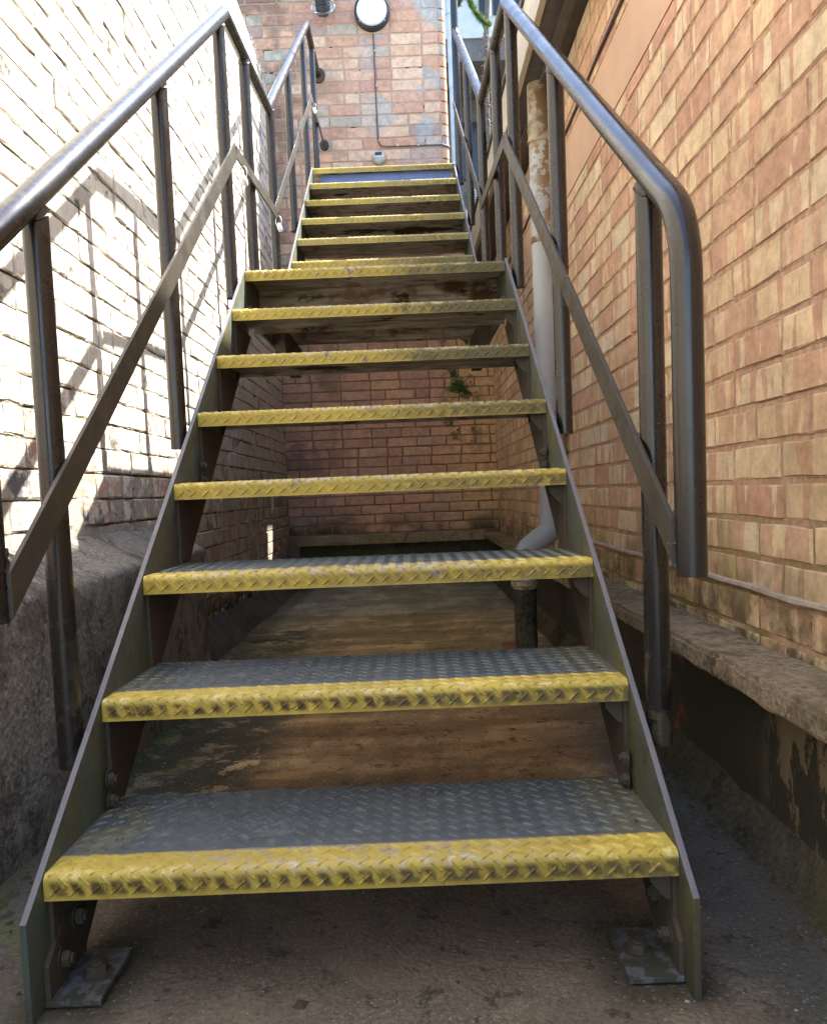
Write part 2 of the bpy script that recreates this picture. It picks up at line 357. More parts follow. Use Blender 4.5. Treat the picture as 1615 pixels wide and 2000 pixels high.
def mat_pvc():
    g = G('grey_white_pipe_paint'); p = g.sep(g.pos)
    c = g.mix(g.n(3, 4), (.38, .40, .41), (.48, .49, .48))
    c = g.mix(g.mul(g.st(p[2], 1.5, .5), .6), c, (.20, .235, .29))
    ru = g.mul(g.st(g.n(21, 6, .72), .46, .51), g.st(g.mth('ADD', p[2], g.mul(p[0], 6)), 5.75, 6.25))
    c = g.mix(ru, c, g.mix(g.n(20), (.20, .12, .055), (.32, .21, .10)))
    c = g.mix(g.mul(g.st(g.n(5, 5, .7), .55, .7), .5), c, (.34, .30, .20))
    return g.out(c, .55, g.bump(g.n(30, 4), .003, .5), spec=.4)

def mat_rust():
    g = G('rust_stained_iron'); c = g.mix(g.st(g.n(13, 6, .72), .42, .58), (.19, .12, .07), (.40, .35, .25))
    return g.out(c, .8, g.bump(g.n(40, 5, .7), .004, .7), spec=.3)
M = dict(rb=mat_right_brick(), rm=mat_right_mortar(), lb=mat_left_brick(), lm=mat_left_mortar(), bb=mat_rear_brick(), bm=mat_rear_mortar(),
    floor=mat_floor(), rail=mat_rail(), flat=mat_flat(), stringer=mat_stringer(), bracket=mat_bracket(), under=mat_under(), tread=mat_tread(), yel=mat_yellow(), pvc=mat_pvc(),
    conc=mat_conc('rough_concrete', (.30, .28, .24), (.17, .155, .13), (.06, .056, .045), 7, .6),
    coping=mat_conc('mossy_coping', (.38, .30, .205), (.22, .17, .115), (.09, .072, .048), 8, .55, (.17, .155, .065)),
    slate=flat('slate_grey', (.10, .095, .09), .55), cream=flat('cream_fascia_paint', (.55, .50, .40), .6, v=.12),
    black=flat('black_plastic', (.02, .021, .024), .45, v=.2), cable=flat('grey_cable', (.075, .06, .06), .5),
    steel=flat('galvanised_steel', (.42, .42, .40), .45, .3), blueplate=flat('blue_plate', (.12, .18, .42), .45, v=.15),
    bluepipe=flat('blue_grey_pipe', (.42, .50, .56), .45, v=.1), render=flat('added_block_render', (.46, .52, .55), .9, v=.1),
    smooth=flat('salmon_render', (.58, .38, .25), .9, sc=4, v=.1), dpc=flat('grey_mortar_strip', (.36, .29, .23), .9, sc=20, v=.3, bump=.006),
    white=flat('white_paint', (.72, .73, .74), .5, v=.06), winglass=flat('dark_window', (.015, .02, .024), .12, v=.1),
    chip=flat('pale_grit', (.34, .32, .27), .9), leafdead=flat('dead_leaf', (.07, .045, .022), .9), green=flat('leaf_green', (.13, .21, .05), .6, v=.5),
    moss=flat('dark_moss', (.055, .065, .018), .95, v=.5), bark=flat('mottled_bark', (.11, .10, .09), .9, sc=30, v=.6), terra=flat('terracotta', (.22, .07, .04), .8),
    tie=flat('white_plastic', (.62, .63, .60), .5, v=.1), rust=mat_rust(), smooth_dark=flat('dark_soil', (.05, .045, .034), .95, sc=9, v=.7, bump=.02))
_g = G('frosted_diffuser'); _g.out((.80, .84, .86), .35); M['diff'] = _g.m
_g = G('clear_glass'); _g.b.inputs['Transmission Weight'].default_value = .9; _g.out((.85, .92, .9), .05); M['glass'] = _g.m

def mat_black_wall():
    g = G('peeling_bitumen_paint'); p = g.sep(g.pos)
    c = g.mix(g.n(5, 5), (.022, .022, .016), (.055, .05, .033))
    peel = g.mul(g.st(g.n(1, 6, .75, g.xyz(0, g.mul(p[1], 11), g.mul(p[2], 5))), .49, .53), g.st(g.mth('ABSOLUTE', g.mth('SUBTRACT', p[1], .22)), .25, .1))
    c = g.mix(peel, c, g.mix(g.n(12, 5), (.14, .10, .06), (.25, .20, .12)))
    pl2 = g.mul(g.st(g.n(14, 6, .75), .58, .6), g.st(g.mth('ABSOLUTE', g.mth('SUBTRACT', p[1], 1.1)), .3, .1))
    c = g.mix(pl2, c, (.20, .075, .04))
    c = g.mix(g.mul(g.st(p[2], .10, .02), .7), c, (.07, .06, .045))
    return g.out(c, .8, g.bump(g.n(40, 5, .7), .006, .7), spec=.3)
M['bwall'] = mat_black_wall()
M['fillet'] = mat_conc('damp_cement', (.115, .10, .07), (.055, .05, .035), (.025, .024, .016), 7, .6, (.075, .075, .03))
_g = G('dirty_foot_plate'); _c = _g.mix(_g.st(_g.n(34, 5, .7), .48, .58), (.055, .052, .035), (.115, .12, .125)); _g.out(_c, .6, _g.bump(_g.n(60, 4, .7), .003, .6)); M['fplate'] = _g.m

# ------------------------------------------------------------------ object helpers
def mesh(name, verts, faces, mat, smooth=False):
    me = bpy.data.meshes.new(name); me.from_pydata([tuple(v) for v in verts], [], faces); me.update()
    if mat: me.materials.append(mat)
    if smooth: me.polygons.foreach_set('use_smooth', [True]*len(me.polygons))
    return me
def link(name, me, parent=None, loc=(0, 0, 0), label=None, kind=None):
    o = bpy.data.objects.new(name, me); COL.objects.link(o); o.location = loc
    if parent: o.parent = parent
    if label: o['label'] = label
    if kind: o['kind'] = kind
    return o
def thing(name, label, cat, loc=(0, 0, 0), group=None):
    o = bpy.data.objects.new(name, None); COL.objects.link(o); o.location = loc; o.empty_display_size = .1
    o['label'] = label; o['category'] = cat
    if group: o['group'] = group
    return o
def rel(parent, v): return Vector(v) - parent.location
class B:
    """collects shapes in world coordinates"""
    def __init__(s): s.v = []; s.f = []
    def add(s, vs, fs):
        k = len(s.v); s.v += [Vector(v) for v in vs]; s.f += [tuple(i+k for i in f) for f in fs]; return s
    def box(s, a, b):
        x0, y0, z0 = a; x1, y1, z1 = b
        return s.add([(x0,y0,z0),(x1,y0,z0),(x1,y1,z0),(x0,y1,z0),(x0,y0,z1),(x1,y0,z1),(x1,y1,z1),(x0,y1,z1)],
                     [(3,2,1,0),(4,5,6,7),(0,1,5,4),(1,2,6,5),(2,3,7,6),(3,0,4,7)])
    def prism_x(s, poly, x0, x1):     # poly of (y,z)
        n = len(poly); a = sum(poly[i][0]*poly[(i+1)%n][1]-poly[(i+1)%n][0]*poly[i][1] for i in range(n))
        if a < 0: poly = poly[::-1]
        vs = [(x0, y, z) for y, z in poly]+[(x1, y, z) for y, z in poly]
        return s.add(vs, [tuple(range(n-1, -1, -1)), tuple(range(n, 2*n))]+[(i, (i+1)%n, n+(i+1)%n, n+i) for i in range(n)])
    def prism_y(s, poly, y0, y1):     # poly of (x,z)
        n = len(poly); a = sum(poly[i][0]*poly[(i+1)%n][1]-poly[(i+1)%n][0]*poly[i][1] for i in range(n))
        if a < 0: poly = poly[::-1]
        vs = [(x, y0, z) for x, z in poly]+[(x, y1, z) for x, z in poly]
        return s.add(vs, [tuple(range(n)), tuple(range(2*n-1, n-1, -1))]+[(i, n+i, n+(i+1)%n, (i+1)%n) for i in range(n)])
    def cyl(s, p, q, r, n=16, r2=None):
        p, q = Vector(p), Vector(q); d = (q-p).normalized(); u = d.orthogonal().normalized(); w = d.cross(u); r2 = r if r2 is None else r2
        vs = [p+(u*math.cos(t)+w*math.sin(t))*r for t in [2*PI*i/n for i in range(n)]]+[q+(u*math.cos(t)+w*math.sin(t))*r2 for t in [2*PI*i/n for i in range(n)]]
        return s.add(vs, [(i, (i+1)%n, n+(i+1)%n, n+i) for i in range(n)]+[tuple(range(n-1, -1, -1)), tuple(range(n, 2*n))])
    def tube(s, pts, r, n=20, closed_ends=True):
        pts = [Vector(p) for p in pts]; rs = r if isinstance(r, list) else [r]*len(pts)
        T = [(pts[min(i+1, len(pts)-1)]-pts[max(i-1, 0)]).normalized() for i in range(len(pts))]
        u = T[0].orthogonal().normalized(); vs = []
        for i, p in enumerate(pts):
            u = (u-T[i]*u.dot(T[i])).normalized(); w = T[i].cross(u)
            vs += [p+(u*math.cos(2*PI*k/n)+w*math.sin(2*PI*k/n))*rs[i] for k in range(n)]
        fs = [(i*n+k, i*n+(k+1)%n, (i+1)*n+(k+1)%n, (i+1)*n+k) for i in range(len(pts)-1) for k in range(n)]
        if closed_ends: fs += [tuple(range(n-1, -1, -1)), tuple(range(len(vs)-n, len(vs)))]
        return s.add(vs, fs)
    def lathe(s, c, ax, prof, n=24):   # prof of (r, h) along axis ax from c
        c = Vector(c); ax = Vector(ax).normalized(); u = ax.orthogonal().normalized(); w = ax.cross(u); vs = []
        for r, h in prof: vs += [c+ax*h+(u*math.cos(2*PI*k/n)+w*math.sin(2*PI*k/n))*r for k in range(n)]
        m = len(prof)
        return s.add(vs, [(i*n+k, i*n+(k+1)%n, (i+1)*n+(k+1)%n, (i+1)*n+k) for i in range(m-1) for k in range(n)]+[tuple(range(n-1, -1, -1)), tuple(range((m-1)*n, m*n))])
    def obj(s, name, mat, parent=None, smooth=False, label=None, kind=None, bevel=0, auto=True):
        off = parent.matrix_world.translation if False else Vector((0, 0, 0))
        p = parent; acc = Vector((0, 0, 0))
        while p: acc += p.location; p = p.parent
        me = mesh(name, [v-acc for v in s.v], s.f, mat)
        if bevel:
            bm = bmesh.new(); bm.from_mesh(me)
            es = [e for e in bm.edges if len(e.link_faces) == 2 and e.calc_face_angle(0) > .6]
            bmesh.ops.bevel(bm, geom=es, offset=bevel, segments=2, affect='EDGES', profile=.7); bm.to_mesh(me); bm.free()
        if smooth:
            bm = bmesh.new(); bm.from_mesh(me)
            for f in bm.faces: f.smooth = True
            for e in bm.edges: e.smooth = not (len(e.link_faces) == 2 and e.calc_face_angle(0) > .7)
            bm.to_mesh(me); bm.free()
        return link(name, me, parent, label=label, kind=kind)

def fillet(pts, rad, n=8):
    pts = [Vector(p) for p in pts]; out = [pts[0]]
    for i in range(1, len(pts)-1):
        a, b, c = pts[i-1], pts[i], pts[i+1]; u = (a-b).normalized(); v = (c-b).normalized()
        r = rad[i-1] if isinstance(rad, list) else rad
        ang = u.angle(v); t = min(r/math.tan(ang/2), (a-b).length*.45, (c-b).length*.45); r = t*math.tan(ang/2)
        bis = (u+v).normalized(); ce = b+bis*(r/math.sin(ang/2)); p0 = b+u*t; p1 = b+v*t
        for k in range(n+1):
            w = k/n; d = (p0-ce).lerp(p1-ce, w).normalized(); out.append(ce+d*r)
    out.append(pts[-1]); return out

def dense(pts, step=.04):
    out = []
    for a, b in zip(pts[:-1], pts[1:]):
        n = max(1, int((b-a).length/step))
        out += [a.lerp(b, k/n) for k in range(n)]
    return out+[pts[-1]]

# ------------------------------------------------------------------ ground
def grid_sheet(x0, x1, y0, y1, step, amp, z=0.0, sc=3.0):
    nx = int((x1-x0)/step); ny = int((y1-y0)/step); vs = []; fs = []
    for j in range(ny+1):
        for i in range(nx+1):
            x = x0+(x1-x0)*i/nx; y = y0+(y1-y0)*j/ny
            e = min(1, (i if i < nx-i else nx-i)/3, (j if j < ny-j else ny-j)/3)
            vs.append((x, y, z+e*amp*(mnoise.fractal(Vector((x*sc, y*sc, 3)), 1, 2, 4))))
    for j in range(ny):
        for i in range(nx): a = j*(nx+1)+i; fs.append((a, a+1, a+nx+2, a+nx+1))
    return vs, fs
vs, fs = grid_sheet(-1.4, 1.2, -2.6, 5.6, .025, .0035)
# join the fine sheet to one ground that runs on to the horizon
k = len(vs)
outer = [(-150, -150, -.004), (150, -150, -.004), (150, 150, -.004), (-150, 150, -.004)]
vs += outer; fs.append((k, k+1, k+2, k+3))
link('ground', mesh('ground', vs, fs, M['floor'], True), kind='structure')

# ------------------------------------------------------------------ bricks
def brick_meshes(tag, L, H, mat, jit, n=8, D=.05, bv=.0035):
    out = []
    for q in range(n):
        rnd = random.Random(tag*100+q)
        def ring(inset, y, j):
            l, h = L/2-inset, H/2-inset
            base = [(-l, -h), (-l*.35, -h), (l*.35, -h), (l, -h), (l, 0), (l, h), (l*.35, h), (-l*.35, h), (-l, h), (-l, 0)]
            return [(x+rnd.uniform(-j, j), y+rnd.uniform(-j, j)*.35, z+rnd.uniform(-j, j)) for x, z in base]
        vs = ring(0, D, 0)+ring(0, bv, jit)+ring(bv, 0, jit*.8)
        # local: front faces -Y
        fs = []
        for r in (0, 1):
            for i in range(10): fs.append((r*10+i, r*10+(i+1) % 10, (r+1)*10+(i+1) % 10, (r+1)*10+i))
        fs.append(tuple(20+i for i in range(10)))
        me = mesh('brick', vs, fs, mat)
        out.append(me)
    return out

def rows_layout(u0, u1, L, J, rnd, row, headers=.12):
    """bricks along one course: list of (centre, length)"""
    out = []; u = u0-(0 if row % 2 else (L+J)/2)-rnd.uniform(0, .012)
    while u < u1:
        l = (L-J)/2 if rnd.random() < headers else L
        a, b = max(u, u0), min(u+l, u1)
        if b-a > .03: out.append(((a+b)/2, b-a))
        u += l+J
    return out

def brick_wall(parent, side, plane, u0, u1, courses, L, J, mat, jit, near, tag, skip=None, limit=295, prot=.0015, headers=.12, bv=.0035):
    """side: 'x+' faces +x, 'x-' faces -x, 'y-' faces -y.  courses: list of (z0, z1) of the brick itself"""
    rot = {'x+': PI/2, 'x-': -PI/2, 'y-': 0}[side]
    hs = {}
    rnd = random.Random(tag); items = []
    for r, (z0, z1) in enumerate(courses):
        for c, l in rows_layout(u0, u1, L, J, rnd, r, headers):
            if skip and skip(c, (z0+z1)/2, l): continue
            items.append((c, l, (z0+z1)/2, z1-z0))
    items.sort(key=lambda t: near(t[0], t[2]))
    me = brick_meshes(tag, L, .065, mat, jit, bv=bv)
    hd = brick_meshes(tag+1, (L-J)/2, .065, mat, jit, bv=bv)
    mv, mf = [], []
    for i, (c, l, z, h) in enumerate(items):
        short = l < L*.62
        src = rnd.choice(hd if short else me); sx = l/((L-J)/2 if short else L); sz = h/.065
        off = rnd.uniform(-prot, prot); tz = rnd.uniform(-.001, .001); tilt = rnd.uniform(-.006, .006)
        pos = {'x+': (plane+off, c, z+tz), 'x-': (plane+off, c, z+tz), 'y-': (c, plane+off, z+tz)}[side]
        mx = Matrix.Translation(pos) @ Matrix.Rotation(rot, 4, 'Z') @ Matrix.Rotation(tilt, 4, 'Y') @ Matrix.Rotation(rnd.choice((0, PI)), 4, 'Y') @ Matrix.Diagonal((sx, 1, sz, 1))
        if i < limit:
            o = bpy.data.objects.new('brick', src); COL.objects.link(o); o.parent = parent
            o.matrix_local = Matrix.Translation(-parent.location) @ mx
        else:
            k = len(mv); mv += [mx @ v.co - parent.location for v in src.vertices]
            mf += [tuple(a+k for a in p.vertices) for p in src.polygons]
    if mv: link('brick_courses', mesh('brick_courses', mv, mf, mat), parent, kind='stuff')

def courses(z0, z1, pitch, joint):
    out = []; z = z0
    while z < z1-.02: out.append((z, min(z+pitch-joint, z1))); z += pitch
    return out

# right hand building ------------------------------------------------
RW = .782
rb = thing('brick_building', 'low building of cream and salmon banded bricks along the right of the stairs', 'building', (RW, 2, 0))
CZ = .556-3*.0755
band = (1.886, 2.098)
cs = courses(CZ, band[0]-.003, .0755, .0125)+courses(band[1]+.012, 2.408, .0755, .0125)
brick_wall(rb, 'x-', RW, -2.4, 5.55, cs, .2125, .0125, M['rb'], .0022, lambda u, z: (u-.1)**2*.9+(z-1.0)**2*.25 if u > .05 else 50-u, 11, prot=.0007, headers=.10, bv=.0022)
B().box((RW+.0026, -2.45, -.05), (RW+.25, 5.56, 2.405)).obj('mortar', M['rm'], rb)
B().box((RW-.002, -2.40, band[0]), (RW+.0030, 5.45, band[1])).obj('render_band', M['smooth'], rb, label='smooth salmon render band high on the brick wall')
# eaves: soffit, fascia, the shallow roof behind and an added set-back block, sized to shade the stairs
B().box((.636, -2.5, 2.411), (RW+.3, 5.44, 2.430)).obj('soffit', M['slate'], rb, bevel=.002)
B().box((.700, -2.5, 2.392), (.735, 5.44, 2.4105)).obj('soffit_batten', M['slate'], rb, bevel=.002)
B().box((.612, -2.5, 2.405), (.6355, 5.44, 2.600)).obj('fascia', M['cream'], rb, bevel=.002)
B().prism_y([(.60, 2.602), (1.30, 2.74), (1.30, 2.76), (.60, 2.622)], -2.5, 5.44).obj('roof', M['slate'], rb)
B().box((1.22, -2.5, 2.43), (2.6, 5.6, 3.84)).obj('added_sun_block', M['render'], rb)
B().box((RW+.25, -2.45, 0), (2.6, 5.6, 2.43)).obj('inner_leaf', M['rm'], rb)

# left boundary wall ----------------------------------------------------
LW = -.882
lw = thing('boundary_wall', 'tall rough brick wall with flaking white limewash in full sun on the left', 'wall', (LW, 2, 0))
cs = courses(.085, 3.86, .0805, .0078)
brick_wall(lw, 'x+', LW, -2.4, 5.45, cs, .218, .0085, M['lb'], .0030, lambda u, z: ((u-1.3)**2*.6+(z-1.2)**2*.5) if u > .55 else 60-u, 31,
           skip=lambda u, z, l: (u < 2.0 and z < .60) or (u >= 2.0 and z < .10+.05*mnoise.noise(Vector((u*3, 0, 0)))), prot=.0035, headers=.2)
# worn mortar face: an uneven sheet, recessed between the bricks
vs, fs = [], []
ny, nz = 260, 130
for j in range(nz+1):
    for i in range(ny+1):
        y = -2.4+7.86*i/ny; z = -.02+3.885*j/nz
        d = .0030+.007*mnoise.noise(Vector((y*7, z*7, 1)))+.006*mnoise.noise(Vector((y*23, z*23, 5)))
        vs.append((LW-max(.0006, d)-lw.location.x, y-2, z))
for j in range(nz):
    for i in range(ny): a = j*(ny+1)+i; fs.append((a, a+1, a+ny+2, a+ny+1))
link('mortar', mesh('mortar', vs, fs, M['lm'], True), lw)
B().box((LW-.28, -2.45, -.05), (LW-.03, 5.75, 3.84)).obj('wall_core', M['lm'], lw)
# rear wall --------------------------------------------------------------
BW = 5.45
bw = thing('rear_wall', 'weathered red brick wall across the top of the stairs with the round light on it', 'wall', (0, BW, 0))
cs = courses(.40, 2.24, .075, .010)+courses(2.25, 4.75, .0858, .011)
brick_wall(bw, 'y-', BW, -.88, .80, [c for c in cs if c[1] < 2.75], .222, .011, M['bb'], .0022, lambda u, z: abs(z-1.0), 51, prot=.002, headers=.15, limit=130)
brick_wall(bw, 'y-', BW, -1.25, .444, [c for c in cs if c[1] >= 2.75], .232, .011, M['bb'], .0036, lambda u, z: abs(z-3.9), 71, prot=.002, headers=.2, limit=165)
B().box((-1.3, BW+.004, -.05), (.80, BW+.30, 2.76)).box((-1.3, BW+.004, 2.76), (.450, BW+.30, 4.75)).obj('mortar', M['bm'], bw)
# rounded bull-nose corner bricks at the right end
k = 0
for z0, z1 in [c for c in cs if c[1] >= 2.75]:
    b = B(); prof = []
    r = .048; x1 = .499
    w = .10 if k % 2 else .052
    pts = [(.4455, BW+w), (.4455, BW)] + [(x1-r+r*math.sin(t), BW+r-r*math.cos(t)) for t in [PI/2*i/5 for i in range(6)]]+[(x1, BW+w+.12)]
    n = len(pts)
    b.add([(x, y, z0) for x, y in pts]+[(x, y, z1) for x, y in pts], [tuple(range(n-1, -1, -1)), tuple(range(n, 2*n))]+[(i, (i+1) % n, n+(i+1) % n, n+i) for i in range(n)])
    b.obj('corner_brick', M['bb'], bw); k += 1
B().box((.43, BW+.03, 2.76), (.490, BW+.9, 4.75)).obj('return_face', M['bm'], bw)

# ------------------------------------------------------------------ left ledge (rough cast concrete)
def rough_block(name, rows, mat, parent=None, amp=.01, cuts=6, label=None, cat=None):
    pass
ledge = thing('concrete_ledge', 'rough dark concrete ledge with a sloping top along the foot of the left wall', 'ledge', (-.79, .3, 0))
vs, fs = [], []
ys = [-2.4+4.42*i/190 for i in range(191)]
prof = [(-.702, -.01), (-.702, .06), (-.702, .13), (-.701, .20), (-.701, .27), (-.700, .34), (-.700, .41), (-.701, .47), (-.702, .512), (-.706, .525), (-.735, .538), (-.76, .552), (-.785, .566), (-.81, .58), (-.835, .594), (-.86, .608), (-.892, .622)]
for y in ys:
    for i, (x, z) in enumerate(prof):
        nz = mnoise.fractal(Vector((y*4.2, z*4.2, x*4.2+9)), 1, 2, 5); n2 = mnoise.noise(Vector((y*28, z*28, x*28)))
        if i < 8: dx, dz = .010*nz+.003*n2, 0
        elif i < 10: dx, dz = .011*nz+.004*n2, .006*nz+.003*n2
        else: dx, dz = 0, .010*nz+.005*n2+.003*mnoise.noise(Vector((y*70, x*70, 0)))
        vs.append((x+dx+.79, y-.3, z+dz))
n = len(prof)
for j in range(len(ys)-1):
    for i in range(n-1): a = j*n+i; fs.append((a, a+n, a+n+1, a+1))
e = (len(ys)-1)*n
vs.append((-.892+.79, ys[-1]-.3, -.01)); fs.append(tuple([e+i for i in range(n)]+[len(vs)-1]))
link('ledge_body', mesh('ledge_body', vs, fs, M['conc'], True), ledge)
# low plinth further back along the left wall
vs, fs = [], []
pf = [(-.775, -.012), (-.800, .022), (-.822, .050), (-.845, .085), (-.868, .118), (-.89, .150)]
ys = [2.02+3.43*i/120 for i in range(121)]
for y in ys:
    for x, z in pf:
        nz = mnoise.fractal(Vector((y*2.2, z*9, x*9)), 1, 2, 3)
        vs.append((x+.014*nz, y, z+.010*nz))
for j in range(120):
    for i in range(5): a = j*6+i; fs.append((a, a+6, a+7, a+1))
me = mesh('wall_plinth', vs, fs, M['smooth_dark'], True)
o = link('wall_plinth', me); o['label'] = 'low crumbling soil-black plinth at the foot of the left wall under the landing'; o['category'] = 'plinth'

# ------------------------------------------------------------------ right ledge with coping slabs
rl = thing('low_wall', 'low black-painted wall capped with mossy coping slabs along the right wall', 'low wall', (.75, 1, 0))
B().box((.752, -2.4, -.01), (RW+.02, 5.40, .331)).obj('painted_face', M['bwall'], rl)
cuts = [-2.4, -1.37, -.45, .505, 1.42, 2.33, 3.25, 4.2, 5.30]
for a, b in zip(cuts[:-1], cuts[1:]):
    bmx = bmesh.new(); m = B().box((.648, a+.002, .333), (RW+.004, b-.002, .378))
    me = mesh('coping_slab', m.v, m.f, M['coping']); bmx.from_mesh(me)
    bmesh.ops.bevel(bmx, geom=[e for e in bmx.edges if abs((e.verts[0].co-e.verts[1].co).y) > .5], offset=.008, segments=2, affect='EDGES')
    bmesh.ops.bisect_plane(bmx, geom=bmx.verts[:]+bmx.edges[:]+bmx.faces[:], plane_co=(.70, 0, 0), plane_no=(1, 0, 0))
    bmesh.ops.bisect_plane(bmx, geom=bmx.verts[:]+bmx.edges[:]+bmx.faces[:], plane_co=(.74, 0, 0), plane_no=(1, 0, 0))
    q = a+.03
    while q < b-.02:
        bmesh.ops.bisect_plane(bmx, geom=bmx.verts[:]+bmx.edges[:]+bmx.faces[:], plane_co=(0, q, 0), plane_no=(0, 1, 0)); q += .03
    for v in bmx.verts:
        nz = mnoise.fractal(Vector((v.co.x*9, v.co.y*9, v.co.z*9)), 1, 2, 4)
        v.co.z += .0045*nz; v.co.x += .004*nz if v.co.x < .67 else 0
        v.co -= rl.location
    for f in bmx.faces: f.smooth = False
    bmx.to_mesh(me); bmx.free(); link('coping_slab', me, rl)
# cement fillet along the foot of that wall
vs, fs = [], []
for j in range(160):
    y = -2.4+7.8*j/159
    nz = mnoise.fractal(Vector((y*5, 0, 2)), 1, 2, 3)
    vs += [(.700+.010*nz-.75, y-1, -.002), (.718+.008*nz-.75, y-1, .016+.006*nz), (.741-.75, y-1, .052+.010*nz), (.7535-.75, y-1, .075+.012*nz)]
for j in range(159):
    for i in range(3): a = j*4+i; fs.append((a, a+1, a+5, a+4))
link('cement_fillet', mesh('cement_fillet', vs, fs, M['fillet'], True), rl)
# rear ledge
bl = thing('rear_ledge', 'dim concrete ledge at the foot of the rear wall seen under the stairs', 'ledge', (0, 5.35, 0))
B().box((-.80, 5.30, .318), (.66, 5.452, .392)).obj('coping_slab', M['coping'], bl, bevel=.008)
B().box((-.80, 5.385, -.01), (.76, 5.45, .317)).obj('painted_face', M['fillet'], bl)

# mortar strip (old damp course) proud of the right wall
pts = []
for j in range(150):
    y = .02+2.3*j/149
    pts.append(Vector((RW-.003, y, .484+.006*mnoise.noise(Vector((y*4, 0, 0)))+.004*y)))
b = B(); rs = [.0075+.0028*mnoise.noise(Vector((p.y*16, 4, 0))) for p in pts]; b.tube(pts, rs, 7)
o = b.obj('damp_course_strip', M['dpc'], None, True); o['label'] = 'pale lumpy mortar strip running low along the banded brick wall'; o['category'] = 'mortar strip'

# ------------------------------------------------------------------ STAIRCASE
RISE, GO, NT = .187, .255, 14
st = thing('steel_staircase', 'dark steel fire-escape stair with yellow chequer-plate nosings climbing between the two walls', 'staircase', (0, 0, 0))
HW = .4495                      # half tread width
DEP, TH, NR, FD = .31, .005, .011, .037
# profile of the plate, from the back top edge over the nose to the bottom of the front face
def path(s, DEPTH):
    a = DEPTH-NR
    if s < a: return (DEPTH-s, 0.0), (0, 1)
    s -= a; arc = NR*PI/2
    if s < arc:
        t = s/NR; return (NR-NR*math.sin(t), -NR+NR*math.cos(t)), (-math.sin(t), math.cos(t))
    s -= arc; return (0.0, -NR-s), (-1, 0)
def lozenges(b, s0, s1, DEPTH, x0=-HW+.006, x1=HW-.006, ph=0):
    P = .0293; hh = .0023; L2, W2 = .0128, .0030
    r0 = int(s0/(P/2))-1
    for r in range(r0, int(s1/(P/2))+2):
        sc = (r+.5)*P/2+ph
        ang = math.radians(42 if r % 2 else -42)
        x = x0+(P/2 if r % 2 else 0)+.008
        while x < x1-.006:
            ca, sa = math.cos(ang), math.sin(ang)
            base = [(-L2, 0), (-L2*.55, -W2), (L2*.55, -W2), (L2, 0), (L2*.55, W2), (-L2*.55, W2)]
            top = [(-L2*.62, 0), (L2*.62, 0)]
            if s0+.002 < sc < s1-.0035:
                vs = []
                for (u, w), h in [(q, -.0004) for q in base]+[(q, hh) for q in top]:
                    X = x+u*ca-w*sa; Sx = min(max(sc+u*sa+w*ca, s0+.0005), s1-.0006)
                    (yy, zz), (ny, nz) = path(Sx, DEPTH); vs.append((X, yy+ny*h, zz+nz*h))
                b.add(vs, [(0, 1, 6), (1, 2, 7, 6), (2, 3, 7), (3, 4, 7), (4, 5, 6, 7), (5, 0, 6)])
            x += P
def sheet(b, s0, s1, DEPTH, n_arc=6):
    ss = sorted(set([s0, s1]+[DEPTH-NR+NR*PI/2*i/n_arc for i in range(n_arc+1)])); ss = [s for s in ss if s0-1e-6 <= s <= s1+1e-6]
    top, bot = [], []
    for s in ss:
        (y, z), (ny, nz) = path(s, DEPTH); top.append((y, z)); bot.append((y-ny*TH, z-nz*TH))
    poly = top+bot[::-1]
    n = len(ss)
    vs = [(-HW, y, z) for y, z in poly]+[(HW, y, z) for y, z in poly]; m = len(poly)
    fs = []
    for i in range(n-1):
        j = m-1-i
        fs.append((i, i+1, m+i+1, m+i)[::-1]); fs.append((j, j-1, m+j-1, m+j))
        fs.append((i, j, j-1, i+1)[::-1]); fs.append((m+i, m+j, m+j-1, m+i+1))
    fs.append((0, m-1, 2*m-1, m)[::1]); fs.append((n-1, n, m+n, m+n-1)[::-1])
    b.add(vs, fs)
def tread_meshes(DEPTH):
    tot = DEPTH-NR+NR*PI/2+FD-NR; sy_ = DEPTH-.068
    a = B(); sheet(a, 0, sy_, DEPTH); lozenges(a, 0.004, sy_, DEPTH)
    pl = mesh('tread', a.v, a.f, M['tread'])
    c = B(); sheet(c, sy_+.0002, tot, DEPTH); lozenges(c, sy_+.0002, tot, DEPTH)
    nz = mesh('nosing', c.v, c.f, M['yel'])
    # rear lip and corroded underside skin
    d = B().box((-HW, DEPTH-.0052, -.021), (HW, DEPTH-.0002, -.0052)); d.box((-HW+.001, .012, -.0072), (HW-.001, DEPTH-.006, -.0053))
    un = mesh('underside', d.v, d.f, M['under'])
    return pl, nz, un
pl, nzm, un = tread_meshes(DEP)
steps = []
for i in range(7): steps.append((GO*i, RISE*(i+1)))
UP0 = 1.785+1.004
for i in range(6): steps.append((UP0+GO*i, 1.496+RISE*(i+1)))
for y, z in steps:
    t = link('tread', pl, st, (0, y, z)); link('nosing', nzm, t); link('underside', un, t)
# landings
for y, z, dep in ((1.785, 1.496, 1.28), (4.319, 2.805, 1.11)):
    a, b_, c_ = tread_meshes(dep)
    for m_, nm in ((a, 'landing_deck'), (b_, 'nosing'), (c_, 'landing_underside')): m_.name = nm
    t = link('landing', a, st, (0, y, z)); link('nosing', b_, t); link('underside', c_, t)
# yellow-brown grime: cross bearers below the landing and the blue riser plate of the top landing
for y in (2.05, 2.42, 2.76): B().box((-HW, y, 1.418), (HW, y+.045, 1.4885)).obj('cross_bearer', M['under'], st)
B().box((-.40, 4.352, 2.655), (.43, 4.357, 2.772)).obj('riser_plate', M['blueplate'], st, label='blue riser plate under the top landing')
B().box((-HW, 4.362, 2.60), (HW, 4.40, 2.797)).obj('cross_bearer', M['under'], st)

